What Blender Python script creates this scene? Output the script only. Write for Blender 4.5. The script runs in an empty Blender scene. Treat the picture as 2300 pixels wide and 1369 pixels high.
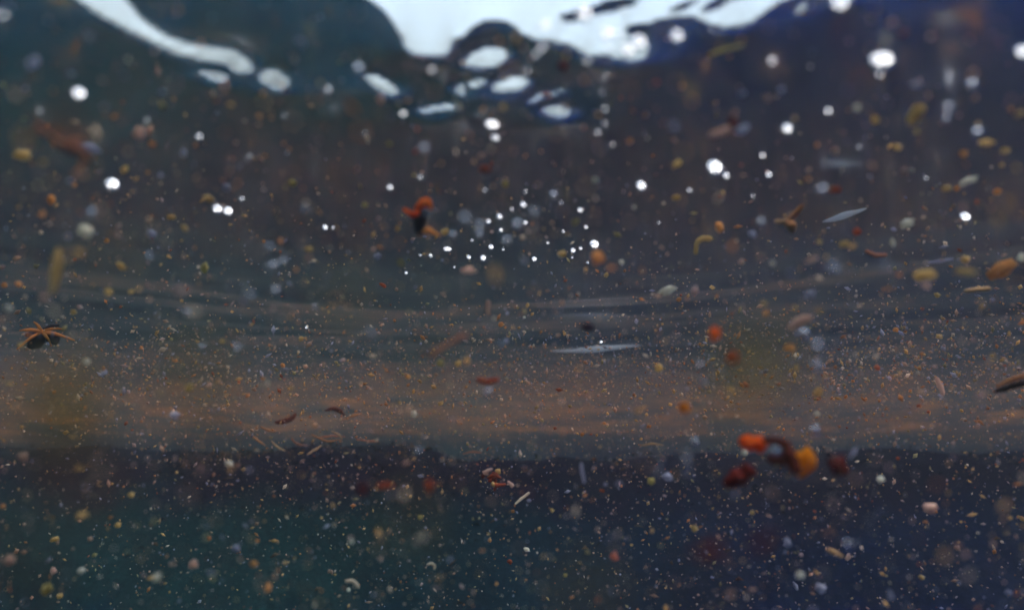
import bpy, bmesh, math, random
import numpy as np
from mathutils import Vector, Matrix, noise as mnoise

R = math.radians
sc = bpy.context.scene
C = sc.collection

# ------------------------------------------------------------------ camera
F_PX, W_PX, H_PX, V_HOR = 1642.0, 2300.0, 1369.0, 945.0
PITCH = math.atan((V_HOR - H_PX / 2) / F_PX)
cd = bpy.data.cameras.new("camera")
cam = bpy.data.objects.new("camera", cd); C.objects.link(cam)
cam.location = (0, 0, 0)
cam.rotation_euler = (R(90) + PITCH, 0, 0)
cd.sensor_width = 36.0
cd.lens = 36.0 * F_PX / W_PX
cd.clip_start = 0.005
cd.clip_end = 500
cd.dof.use_dof = True
cd.dof.focus_distance = 0.85
APERTURE = 0.0084
cd.dof.aperture_fstop = (cd.lens / 1000) / APERTURE
cd.dof.aperture_blades = 6
cd.dof.aperture_rotation = R(12)
sc.camera = cam

# ------------------------------------------------------------------ sky, sun, exposure
w = bpy.data.worlds.new("World"); sc.world = w; w.use_nodes = True
nt = w.node_tree; nt.nodes.clear()
SUN_EL, SUN_AZ = 52.0, 155.0          # degrees above the horizon, to the right of the view
sky = nt.nodes.new("ShaderNodeTexSky"); sky.sky_type = 'NISHITA'
sky.sun_disc = False
sky.sun_elevation = R(SUN_EL); sky.sun_rotation = R(SUN_AZ)
sky.dust_density = 1.4; sky.air_density = 1.0
hs = nt.nodes.new("ShaderNodeHueSaturation"); hs.inputs["Saturation"].default_value = 0.68
bg = nt.nodes.new("ShaderNodeBackground"); bg.inputs["Strength"].default_value = 0.15
wo = nt.nodes.new("ShaderNodeOutputWorld")
nt.links.new(sky.outputs[0], hs.inputs["Color"]); nt.links.new(hs.outputs[0], bg.inputs[0])
nt.links.new(bg.outputs[0], wo.inputs[0])

sl = bpy.data.lights.new("sun", 'SUN'); sun = bpy.data.objects.new("sun", sl); C.objects.link(sun)
sl.energy = 1.4; sl.angle = R(40); sl.color = (1.0, 0.97, 0.92)
sd = Vector((math.sin(R(SUN_AZ)) * math.cos(R(SUN_EL)), math.cos(R(SUN_AZ)) * math.cos(R(SUN_EL)), math.sin(R(SUN_EL))))
sun.rotation_euler = (-sd).to_track_quat('-Z', 'Y').to_euler()
sun.location = sd * 20

vs = sc.view_settings
vs.view_transform = 'Standard'; vs.look = 'None'; vs.gamma = 1.0; vs.use_curve_mapping = False
vs.exposure = 1.5
cy = sc.cycles
cy.max_bounces = 12; cy.diffuse_bounces = 3; cy.glossy_bounces = 6; cy.transmission_bounces = 8
cy.volume_bounces = 2; cy.transparent_max_bounces = 8
cy.caustics_reflective = True; cy.caustics_refractive = True; cy.blur_glossy = 0.0
cy.sample_clamp_indirect = 6.0
cy.use_denoising = True

# ------------------------------------------------------------------ helpers
cp, sp = math.cos(PITCH), math.sin(PITCH)
def ray(u, v):
    x = (u - W_PX / 2) / F_PX; y = -(v - H_PX / 2) / F_PX
    d = Vector((x, cp - y * sp, sp + y * cp)); return d.normalized()
def at(u, v, d):
    return ray(u, v) * d

def tag(o, label=None, cat=None, group=None, kind=None):
    if label: o["label"] = label
    if cat: o["category"] = cat
    if group: o["group"] = group
    if kind: o["kind"] = kind
    return o

class NT:
    def __init__(s, name):
        s.m = bpy.data.materials.new(name); s.m.use_nodes = True
        s.t = s.m.node_tree; s.t.nodes.clear()
        s.out = s.t.nodes.new("ShaderNodeOutputMaterial")
    def n(s, kind, **kw):
        nd = s.t.nodes.new("ShaderNode" + kind)
        for k, v in kw.items():
            if k in nd.inputs: nd.inputs[k].default_value = v
            else: setattr(nd, k, v)
        return nd
    def l(s, a, b): s.t.links.new(a, b)
    def ramp(s, fac, stops):
        r = s.n("ValToRGB"); e = r.color_ramp.elements
        while len(e) > 1: e.remove(e[0])
        e[0].position = stops[0][0]; e[0].color = (*stops[0][1], 1)
        for p, c in stops[1:]:
            x = e.new(p); x.color = (*c, 1)
        s.l(fac, r.inputs[0]); return r
    def mix(s, fac, a, b):
        m = s.n("Mix", data_type='RGBA')
        for sock, v in ((m.inputs[0], fac), (m.inputs[6], a), (m.inputs[7], b)):
            if isinstance(v, (tuple, list)): sock.default_value = (*v, 1) if len(v) == 3 else v
            elif isinstance(v, (int, float)): sock.default_value = v
            else: s.l(v, sock)
        return m.outputs[2]

def mesh_obj(name, verts, faces, mat=None, parent=None, smooth=True, link=True):
    me = bpy.data.meshes.new(name)
    me.from_pydata(verts, [], faces)
    if smooth: me.polygons.foreach_set("use_smooth", [True] * len(me.polygons))
    if mat: me.materials.append(mat)
    me.update()
    o = bpy.data.objects.new(name, me)
    if link: C.objects.link(o)
    if parent: o.parent = parent
    return o

def grid_obj(name, X, Y, Z, mat, wrap=False):
    n, m = X.shape
    co = np.stack([X, Y, Z], -1).reshape(-1, 3).astype(np.float32)
    i = np.arange(n - 1)[:, None]
    j = np.arange(m if wrap else m - 1)[None, :]
    j2 = (j + 1) % m
    q = np.stack([i * m + j, i * m + j2, (i + 1) * m + j2, (i + 1) * m + j], -1).reshape(-1, 4)
    me = bpy.data.meshes.new(name)
    me.vertices.add(len(co)); me.vertices.foreach_set("co", co.ravel())
    me.loops.add(q.size); me.loops.foreach_set("vertex_index", q.ravel().astype(np.int32))
    me.polygons.add(len(q)); me.polygons.foreach_set("loop_start", (np.arange(len(q)) * 4).astype(np.int32))
    me.polygons.foreach_set("use_smooth", np.ones(len(q), dtype=bool))
    me.update(); me.validate()
    me.materials.append(mat)
    o = bpy.data.objects.new(name, me); C.objects.link(o)
    return o

def vnoise(x, y, seed=0):
    """smooth value noise on numpy arrays"""
    xi = np.floor(x).astype(np.int64); yi = np.floor(y).astype(np.int64)
    xf = x - xi; yf = y - yi
    def hsh(a, b):
        h = (a * 374761393 + b * 668265263 + seed * 974711) & 0x7fffffff
        h = ((h ^ (h >> 13)) * 1274126177) & 0x7fffffff
        return ((h ^ (h >> 16)) & 0xffff) / 65535.0
    sx = xf * xf * (3 - 2 * xf); sy = yf * yf * (3 - 2 * yf)
    a = hsh(xi, yi) * (1 - sx) + hsh(xi + 1, yi) * sx
    b = hsh(xi, yi + 1) * (1 - sx) + hsh(xi + 1, yi + 1) * sx
    return (a * (1 - sy) + b * sy) * 2 - 1
def fbm(x, y, octv=4, seed=0):
    s = 0; a = 1.0
    for k in range(octv):
        s = s + a * vnoise(x * 2 ** k + 17.3 * k, y * 2 ** k - 9.1 * k, seed + k); a *= 0.5
    return s / 1.9

# ------------------------------------------------------------------ water surface
H = 0.20            # the surface lies this far above the lens
RAD = 14.0
def water_material():
    t = NT("water_surface")
    g = t.n("BsdfGlass"); g.inputs["IOR"].default_value = 1.333; g.inputs["Roughness"].default_value = 0.15   # ripples too fine to model
    t.l(g.outputs[0], t.out.inputs[0]); return t.m

def poly_mask(U, V, pts):
    ins = np.zeros(U.shape, bool); n = len(pts)
    for i in range(n):
        x1, y1 = pts[i]; x2, y2 = pts[(i + 1) % n]
        if y1 == y2: continue
        c = ((V >= min(y1, y2)) & (V < max(y1, y2)))
        xs = x1 + (V - y1) * (x2 - x1) / (y2 - y1)
        ins ^= c & (U < xs)
    return ins.astype(float)
def gblur(a, s):
    k = np.arange(-int(3 * s), int(3 * s) + 1); g = np.exp(-k ** 2 / (2 * s * s)); g /= g.sum()
    p = len(k) // 2
    b = np.pad(a, p, mode='edge')
    b = np.apply_along_axis(lambda r: np.convolve(r, g, 'valid'), 0, b)
    return np.apply_along_axis(lambda r: np.convolve(r, g, 'valid'), 1, b)

def crest_mask():
    """where a ripple stands steep enough to let the sky in, over bearing and height of view"""
    st = 4.0
    us = np.arange(-200, 2500, st); vs_ = np.arange(-240, 1000, st)
    U, V = np.meshgrid(us, vs_)
    polys = [
        [(90, -80), (240, -60), (318, 44), (395, 90), (475, 104), (525, 112), (560, 135), (570, 158), (552, 168), (500, 148), (440, 133), (390, 119), (310, 80), (230, 38), (165, -5)],
        [(740, -80), (780, -30), (835, 2), (870, 30), (890, 60), (905, 85), (910, 112), (940, 124), (985, 128), (1012, 117), (1017, 86), (1040, 85), (1062, 58), (1090, 48),
         (1125, 46), (1152, 55), (1172, 77), (1212, 94), (1262, 95), (1290, 106), (1322, 127), (1370, 127), (1420, 140), (1452, 128), (1458, 98), (1400, 66), (1440, 50), (1500, 46), (1532, 36), (1562, 28), (1650, -30), (1700, -80)],
        [(1556, 36), (1600, 18), (1680, -8), (1770, -40), (1790, -10), (1735, 14), (1700, 42), (1662, 64), (1620, 60), (1580, 50)],
        [(1840, -60), (1930, -60), (1915, 4), (1885, 10), (1865, 0)],
    ]
    M = np.zeros(U.shape)
    for p in polys: M = np.maximum(M, poly_mask(U, V, p))
    def ell(cx, cy_, rx, ry, rot, amp=1.0):
        c, s = math.cos(R(rot)), math.sin(R(rot))
        a = ((U - cx) * c + (V - cy_) * s) / rx; b = (-(U - cx) * s + (V - cy_) * c) / ry
        return amp * np.clip((1.25 - np.sqrt(a * a + b * b)) * min(rx, ry) / 9.0 + .5, 0, 1)
    M = gblur(M, 1.3)
    for e in [(480, 168, 30, 10, 16), (616, 178, 27, 17, 18), (1092, 132, 40, 19, -14), (1070, 186, 18, 8, -20), (1034, 205, 8, 15, 5),
              (1148, 190, 34, 14, -12), (1226, 213, 36, 6, -15), (1250, 248, 27, 12, 4), (985, 240, 38, 7, -10), (857, 188, 36, 12, 33, .97),
              
              (1800, 20, 14, 6, -30, .9)]:
        M = np.maximum(M, ell(*e))
    for e in [(1345, 22, 80, 9, -13), (1535, 14, 32, 6, -25)]:
        M = M * (1 - ell(*e))
    return us, vs_, M

def surface_grid():
    """height of the rippled surface over bearing (columns) and distance (rows)"""
    us, vs_, M = crest_mask()
    st = us[1] - us[0]
    DA = .115
    a1 = np.arange(-42, 42.001, DA); a2 = np.arange(43.2, 317.0, 1.2)
    az = np.radians(np.concatenate([a1, a2])); n1 = len(a1)
    nr = 760
    rr = np.geomspace(RAD, 0.012, nr); dl = math.log(rr[0] / rr[1])
    rng = np.random.default_rng(5)
    Rg, Ag = np.meshgrid(rr, az, indexing='ij')
    X, Y = Rg * np.sin(Ag), Rg * np.cos(Ag)
    hw = np.zeros(X.shape)
    for lam, sl_ in ((1.7, .030), (1.1, .035), (.75, .040), (.52, .045), (.37, .045), (.27, .04), (.20, .035), (.145, .030), (.105, .024), (.075, .018), (.052, .012), (.038, .008)):
        f = np.clip(lam / (5 * Rg * dl) - .4, 0, 1)
        # the near water is smoother than the far
        f = f * np.clip((Rg - .55) / 1.3, .22 if lam > .9 else .10 if lam > .3 else .08 if lam > .11 else .2, 1)
        for _ in range(3):
            th = rng.normal(R(90), R(42)); k = 2 * math.pi / lam
            A = sl_ * 0.62 * rng.uniform(.6, 1.3) / k; ph = rng.uniform(0, 6.28)
            if lam < 1.0 and _ < 2:      # ripples running outward in rings, crests curving round
                cx, cy_ = rng.normal(.05, .15), rng.normal(.45, .15)
                hw += f * A * np.sin(k * np.sqrt((X - cx) ** 2 + (Y - cy_) ** 2 + .02) + ph)
            else:
                hw += f * A * np.sin(k * math.cos(th) * X + k * math.sin(th) * Y + ph)
    # crests: the least steep sheet whose far faces stand steep enough where the sky shows
    hd = hw[:, :n1]; r_ = Rg[:, :n1]; x_ = X[:, :n1]; y_ = Y[:, :n1]
    da = R(DA)
    edge = np.clip((42 - np.abs(a1)) / 4, 0, 1)[None, :]
    win = edge * np.clip((r_ - .07) / .10, 0, 1) * np.clip((6 - r_) / 2, 0, 1)
    dw_r = -np.gradient(hd, axis=0) / dl / r_; dw_l = np.gradient(hd, axis=1) / da / r_
    P0, P1 = 2 * nr, 2 * n1
    kr = 2 * np.pi * np.fft.fftfreq(P0) / dl; ka = 2 * np.pi * np.fft.rfftfreq(P1) / da
    den = kr[:, None] ** 2 + ka[None, :] ** 2 + 9.0
    def solve(s):
        g = s * r_                                     # wanted dh/d(ln r)
        b = np.zeros((P0, P1)); b[:nr, :n1] = g; b[nr:, :n1] = 0
        G = np.fft.rfft2(b)
        # rows run from far to near, so d/d(ln r) = -d/drow
        h = np.fft.irfft2(G * (np.conj(1j * -kr)[:, None]) / den, s=(P0, P1))
        return h[:nr, :n1]
    hp = np.zeros(hd.shape); s = np.zeros(hd.shape)
    for it in range(24):
        z = H + hd + hp
        zc = y_ * cp + z * sp; yc = -y_ * sp + z * cp
        ok = zc > .02; zc_ = np.where(ok, zc, 1)
        u = W_PX / 2 + F_PX * x_ / zc_; v = H_PX / 2 - F_PX * yc / zc_
        iu = np.clip((u - us[0]) / st, 0, len(us) - 1.001); iv = np.clip((v - vs_[0]) / st, 0, len(vs_) - 1.001)
        a, b = iu.astype(int), iv.astype(int); fa, fb = iu - a, iv - b
        m = (M[b, a] * (1 - fa) + M[b, a + 1] * fa) * (1 - fb) + (M[b + 1, a] * (1 - fa) + M[b + 1, a + 1] * fa) * fb
        m = np.where(ok & (u > us[0]) & (u < us[-1]) & (v > vs_[0]) & (v < vs_[-1]), m, 0) * win
        inframe = ok & (v > -140) & (v < 1000)
        th = np.arctan2(z, r_)
        hr = dw_r + -np.gradient(hp, axis=0) / dl / r_; hl = dw_l + np.gradient(hp, axis=1) / da / r_
        ci = (np.sin(th) - np.cos(th) * hr) / np.sqrt(1 + hr * hr + hl * hl)
        want_in = .730; want_out = .625
        err = np.where(m > .5, np.maximum(0, want_in - ci), np.where(inframe & (m < .38), -np.maximum(0, ci - want_out), 0))
        # keep every part of the sheet facing the lens
        back = np.maximum(0, hr - .7 * np.tan(th))
        s = s - .9 * err * win - .5 * back * win
        hp = solve(s) * win
    Z = H + hw; Z[:, :n1] += hp
    return X, Y, Z

def build_surface():
    X, Y, Z = surface_grid()
    o = grid_obj("water", X, Y, Z, water_material(), wrap=True)
    o["kind"] = "structure"
    o["label"] = "rippled underside of the water surface with sky showing through steep crests"
    # normals must point up into the air
    me = o.data
    if me.polygons[0].normal.z < 0:
        bm = bmesh.new(); bm.from_mesh(me); bmesh.ops.reverse_faces(bm, faces=bm.faces); bm.to_mesh(me); bm.free()
    return o
build_surface()

# ------------------------------------------------------------------ bed of the pond
def lip_y(x):
    """how far off the edge of the silt shelf stands"""
    return 1.66 - 0.28 * np.exp(-((x - .15) / .60) ** 2) + .06 * np.sin(3.5 * x + 1.0) + .10 * fbm(x * 2.6 + 3, x * 0 + .4, 3, 91) + .16 * np.clip(np.abs(x) - .7, 0, 2)
def bed_z(x, y):
    ly = lip_y(x)
    rough = fbm(x * 9, y * 9, 4, 3)
    e = y - ly + .035 * fbm(x * 7, y * 3, 4, 11)
    basin = -0.42 + .05 * fbm(x * 2.2, y * 2.2, 3, 21) + .012 * rough
    top = -0.074 + .010 * fbm(x * 4, y * 2.5, 3, 31) + .004 * rough + .036 * np.exp(-((x + .42) / .18) ** 2 - ((y - ly) / .18) ** 2) - .016 * np.exp(-((x + .02) / .18) ** 2) + .030 * fbm(x * 3.4, y * 5, 4, 61)
    back = -0.17 + .03 * fbm(x * 1.7, y * 1.7, 3, 41) + .008 * rough
    s1 = np.clip(e / .55 + .88, 0, 1); s1 = s1 * s1 * (3 - 2 * s1)
    s2 = np.clip((e - .17) / .45, 0, 1); s2 = s2 * s2 * (3 - 2 * s2)
    z = basin * (1 - s1) + (top * (1 - s2) + back * s2) * s1
    rad = np.sqrt(x * x + y * y)
    sh = np.clip((rad - 4.2) / 5.5, 0, 1); sh = sh * sh * (3 - 2 * sh)
    return z * (1 - sh) + sh * (.55 + .05 * rough)

def bed_material():
    t = NT("pond_bed_silt")
    g = t.n("NewGeometry"); tc = t.n("TexCoord")
    sep = t.n("SeparateXYZ"); t.l(tc.outputs["Object"], sep.inputs[0])
    big = t.n("TexNoise", Scale=1.3, Detail=4.0, Roughness=.6); t.l(tc.outputs["Object"], big.inputs["Vector"])
    mid = t.n("TexNoise", Scale=9.0, Detail=6.0, Roughness=.65); t.l(tc.outputs["Object"], mid.inputs["Vector"])
    fine = t.n("TexNoise", Scale=110.0, Detail=5.0, Roughness=.7); t.l(tc.outputs["Object"], fine.inputs["Vector"])
    # mud: teal on one side of the pond, slate blue on the other, bluest on the basin floor
    mx = t.n("MapRange"); mx.inputs[1].default_value = -.30; mx.inputs[2].default_value = .40
    t.l(sep.outputs[0], mx.inputs[0])
    slope = t.mix(mx.outputs[0], (.005, .025, .029), (.005, .0085, .031))
    floor = t.mix(mx.outputs[0], (.002, .036, .068), (.002, .020, .125))
    hn = t.n("Math", operation='MULTIPLY_ADD'); hn.inputs[1].default_value = .20; t.l(mid.outputs[0], hn.inputs[0])
    ho = t.n("Math", operation='ADD'); ho.inputs[1].default_value = -.10; t.l(sep.outputs[2], ho.inputs[0]); t.l(ho.outputs[0], hn.inputs[2])
    fl = t.n("MapRange"); fl.inputs[1].default_value = -.40; fl.inputs[2].default_value = -.30; t.l(hn.outputs[0], fl.inputs[0])
    mud = t.mix(fl.outputs[0], floor, slope)
    up = t.n("MapRange"); up.inputs[1].default_value = -.19; up.inputs[2].default_value = -.12; t.l(hn.outputs[0], up.inputs[0])
    mud = t.mix(up.outputs[0], mud, (.008, .005, .015))  # shade under the shelf edge, put into the mud colour as dark purple
    mudv = t.ramp(mid.outputs[0], [(.3, (.6, .6, .62)), (.7, (1.35, 1.3, 1.2))])
    mm = t.n("Mix", data_type='RGBA', blend_type='MULTIPLY'); mm.inputs[0].default_value = 1
    t.l(mud, mm.inputs[6]); t.l(mudv.outputs[0], mm.inputs[7])
    strk = t.n("Mapping"); strk.inputs["Scale"].default_value = (.25, 1.0, 1.0); t.l(tc.outputs["Object"], strk.inputs["Vector"])
    sn = t.n("TexNoise", Scale=7.0, Detail=6.0, Roughness=.65); t.l(strk.outputs[0], sn.inputs["Vector"])
    silt = t.ramp(sn.outputs[0], [(.32, (.014, .010, .026)), (.46, (.15, .056, .022)), (.6, (.40, .150, .036)), (.8, (.56, .25, .07))])
    # silt lies where the bed is high and level
    hz = t.n("MapRange"); hz.inputs[1].default_value = -.135; hz.inputs[2].default_value = -.045; t.l(hn.outputs[0], hz.inputs[0])
    pn = t.n("MapRange"); pn.inputs[1].default_value = .45; pn.inputs[2].default_value = .85; pn.inputs[4].default_value = .15; t.l(big.outputs[0], pn.inputs[0])
    mxx = t.n("Math", operation='MAXIMUM'); t.l(hz.outputs[0], mxx.inputs[0]); t.l(pn.outputs[0], mxx.inputs[1])
    yd = t.n("MapRange"); yd.inputs[1].default_value = 2.1; yd.inputs[2].default_value = 3.9; yd.inputs[3].default_value = .0; t.l(sep.outputs[1], yd.inputs[0])
    pt = t.n("MapRange"); pt.inputs[1].default_value = .40; pt.inputs[2].default_value = .60; t.l(sn.outputs[0], pt.inputs[0])
    p2 = t.n("Math", operation='MULTIPLY'); t.l(pt.outputs[0], p2.inputs[0]); t.l(yd.outputs[0], p2.inputs[1])
    p3 = t.n("Math", operation='MULTIPLY'); t.l(p2.outputs[0], p3.inputs[0]); t.l(mxx.outputs[0], p3.inputs[1])
    mxd = t.n("Mix", data_type='RGBA')
    yf = t.n("MapRange"); yf.inputs[1].default_value = 1.6; yf.inputs[2].default_value = 2.4; t.l(sep.outputs[1], yf.inputs[0])
    fz = t.n("Math", operation='MULTIPLY'); t.l(hz.outputs[0], fz.inputs[0]); t.l(yf.outputs[0], fz.inputs[1]); t.l(fz.outputs[0], mxd.inputs[0]); t.l(mm.outputs[2], mxd.inputs[6]); t.l(slope, mxd.inputs[7])
    col = t.mix(p3.outputs[0], mxd.outputs[2], silt.outputs[0])
    fr = t.ramp(fine.outputs[0], [(.35, (.6, .6, .6)), (.55, (1, 1, 1)), (.72, (1.9, 1.75, 1.5))])
    m2 = t.n("Mix", data_type='RGBA', blend_type='MULTIPLY'); m2.inputs[0].default_value = 1
    t.l(col, m2.inputs[6]); t.l(fr.outputs[0], m2.inputs[7])
    b = t.n("BsdfPrincipled", Roughness=.95); b.inputs["Specular IOR Level"].default_value = .05
    t.l(m2.outputs[2], b.inputs["Base Color"])
    bp = t.n("Bump", Strength=.6, Distance=.004); t.l(fine.outputs[0], bp.inputs["Height"]); t.l(bp.outputs[0], b.inputs["Normal"])
    t.l(b.outputs[0], t.out.inputs[0]); return t.m

def build_bed():
    def axis(lo, hi, fine_lo, fine_hi, st, n):
        a = np.arange(fine_lo, fine_hi, st)
        l = fine_lo - np.geomspace(st, fine_lo - lo, n)[::-1]; r = fine_hi + np.geomspace(st, hi - fine_hi, n)
        return np.concatenate([l, a, r])
    xs = axis(-60, 60, -1.6, 1.6, .012, 60); ys = axis(-60, 60, .0, 2.6, .009, 60)
    X, Y = np.meshgrid(xs, ys)
    o = grid_obj("ground", X, Y, bed_z(X, Y), bed_material())
    o["kind"] = "structure"; o["label"] = "muddy pond bed with a brown silt shelf rising beyond a dark basin"
build_bed()

# ------------------------------------------------------------------ murk in the water
def build_haze():
    bm = bmesh.new(); bmesh.ops.create_cube(bm, size=1.0)
    me = bpy.data.meshes.new("haze"); bm.to_mesh(me); bm.free()
    o = bpy.data.objects.new("haze", me); C.objects.link(o)
    lo, hi = Vector((-62, -62, -1.6)), Vector((62, 62, .85))
    o.scale = hi - lo; o.location = (lo + hi) / 2
    t = NT("murky_water"); v = t.n("VolumePrincipled")
    v.inputs["Color"].default_value = (.172, .222, .226, 1); v.inputs["Density"].default_value = .17
    v.inputs["Anisotropy"].default_value = .2
    t.l(v.outputs[0], t.out.inputs["Volume"])
    me.materials.append(t.m)
    o["kind"] = "stuff"; o["label"] = "fine brownish murk hanging evenly in the water"; o["category"] = "haze"
build_haze()

# ------------------------------------------------------------------ materials of the drifting things
def drift_material(name, col, trans=.45, rough=.8, vary=.35, spec=.2, clear=0.0):
    t = NT(name)
    tc = t.n("TexCoord"); nz = t.n("TexNoise", Scale=2.2, Detail=3.0); t.l(tc.outputs["Object"], nz.inputs["Vector"])
    oi = t.n("ObjectInfo")
    a = tuple(min(1, c * (1 + vary)) for c in col); b = tuple(c * (1 - vary) for c in col)
    c0 = t.ramp(nz.outputs[0], [(.35, b), (.65, a)])
    hsv = t.n("HueSaturation"); t.l(c0.outputs[0], hsv.inputs["Color"])
    mr = t.n("MapRange"); mr.inputs[3].default_value = .72; mr.inputs[4].default_value = 1.25; t.l(oi.outputs["Random"], mr.inputs[0]); t.l(mr.outputs[0], hsv.inputs["Value"])
    p = t.n("BsdfPrincipled", Roughness=rough); p.inputs["Specular IOR Level"].default_value = spec
    t.l(hsv.outputs[0], p.inputs["Base Color"])
    tr = t.n("BsdfTranslucent"); t.l(hsv.outputs[0], tr.inputs["Color"])
    mx = t.n("MixShader"); mx.inputs[0].default_value = trans
    t.l(p.outputs[0], mx.inputs[1]); t.l(tr.outputs[0], mx.inputs[2])
    if clear:
        cl = t.n("BsdfTransparent"); m3 = t.n("MixShader"); m3.inputs[0].default_value = clear
        t.l(mx.outputs[0], m3.inputs[1]); t.l(cl.outputs[0], m3.inputs[2]); mx = m3
    t.l(mx.outputs[0], t.out.inputs[0])
    return t.m
COL = {
    'T': ('rosy tan', drift_material("rosy_tan_silt", (0.675, 0.446, 0.338), clear=.22)),
    'A': ('amber', drift_material("amber_silt", (0.837, 0.540, 0.203), clear=.22)),
    'O': ('orange', drift_material("orange_silt", (0.810, 0.351, 0.108), clear=.22)),
    'R': ('rust red', drift_material("rust_red_silt", (0.513, 0.108, 0.041), clear=.22)),
    'P': ('cream', drift_material("cream_silt", (0.920, 0.864, 0.621), clear=.22)),
    'G': ('grey', drift_material("blue_grey_silt", (0.432, 0.446, 0.540), clear=.22)),
    'V': ('olive', drift_material("olive_silt", (0.486, 0.405, 0.135), clear=.22)),
    'K': ('blackish', drift_material("blackish_silt", (.012, .010, .018))),
}
M_DARKLEAF = drift_material("dark_wet_leaf", (.008, .005, .014), trans=.05, rough=.5)
M_ORLEAF = drift_material("orange_leaf_skin", (.75, .16, .015), trans=.45)
M_ORPOD = drift_material("glowing_orange_pod", (.98, .30, .0), trans=.6)
M_REDPOD = drift_material("red_orange_pod", (.88, .11, .0), trans=.45)
M_DKRED = drift_material("dark_red_pod", (.12, .008, .003), trans=.3)
M_DKBROWN = drift_material("dark_brown_husk", (.10, .016, .006), trans=.2)
M_RIB = drift_material("orange_leaf_rib", (.60, .23, .06), trans=.3)
M_DULLRED = drift_material('dull_red_pod', (.30, .05, .018), trans=.35)
M_PURPLE = drift_material("purple_black_leaf", (.022, .012, .024), trans=.05)
M_TWIG = drift_material("orange_brown_twig", (.50, .23, .10), trans=.25)
M_RUSTTH = drift_material("rusty_thread", (.42, .17, .10), trans=.3)
M_STRAW = drift_material("dry_straw", (.55, .34, .17), trans=.2)
M_PALE = drift_material("pale_fibre", (.70, .60, .42), trans=.4)
M_OLIVE = drift_material("olive_algae_floc", (.24, .19, .05), trans=.4, clear=.25)
M_BROWNF = drift_material("brown_algae_floc", (.13, .07, .03), trans=.4, clear=.25)

def glint_material():
    t = NT("shiny_flake"); g = t.n("BsdfAnisotropic") if False else t.n("BsdfGlossy")
    g.inputs["Color"].default_value = (.96, .95, .92, 1); g.inputs["Roughness"].default_value = .22
    tc = t.n("TexCoord"); wv = t.n("TexNoise", Scale=3.0, Detail=2.0); t.l(tc.outputs["Object"], wv.inputs["Vector"])
    bp = t.n("Bump", Strength=.25, Distance=.3); t.l(wv.outputs[0], bp.inputs["Height"]); t.l(bp.outputs[0], g.inputs["Normal"])
    t.l(g.outputs[0], t.out.inputs[0]); return t.m
def bubble_material():
    t = NT("air_bubble_wall"); g = t.n("BsdfGlass"); g.inputs["IOR"].default_value = 1 / 1.333; g.inputs["Roughness"].default_value = 0.0
    t.l(g.outputs[0], t.out.inputs[0]); return t.m
M_GLINT = glint_material(); M_BUBBLE = bubble_material()

# ------------------------------------------------------------------ shapes
def lump_mesh(name, mat, seed, rough=.22, sub=2):
    bm = bmesh.new(); bmesh.ops.create_icosphere(bm, subdivisions=sub, radius=.5)
    for v in bm.verts:
        n = mnoise.noise(v.co * 3.2 + Vector((seed * 7.1, seed * 3.3, 0)))
        n += .5 * mnoise.noise(v.co * 7 + Vector((0, seed * 5.3, seed)))
        v.co *= 1 + rough * n * 1.4
    for f in bm.faces: f.smooth = True
    me = bpy.data.meshes.new(name); bm.to_mesh(me); bm.free(); me.materials.append(mat); return me
def flake_mesh(name, mat):
    bm = bmesh.new(); bmesh.ops.create_uvsphere(bm, u_segments=14, v_segments=8, radius=.5)
    for v in bm.verts: v.co.z *= .42
    for f in bm.faces: f.smooth = True
    me = bpy.data.meshes.new(name); bm.to_mesh(me); bm.free(); me.materials.append(mat); return me
def bubble_mesh(name, mat):
    bm = bmesh.new(); bmesh.ops.create_icosphere(bm, subdivisions=3, radius=.5)
    for f in bm.faces: f.smooth = True
    me = bpy.data.meshes.new(name); bm.to_mesh(me); bm.free(); me.materials.append(mat); return me

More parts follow.
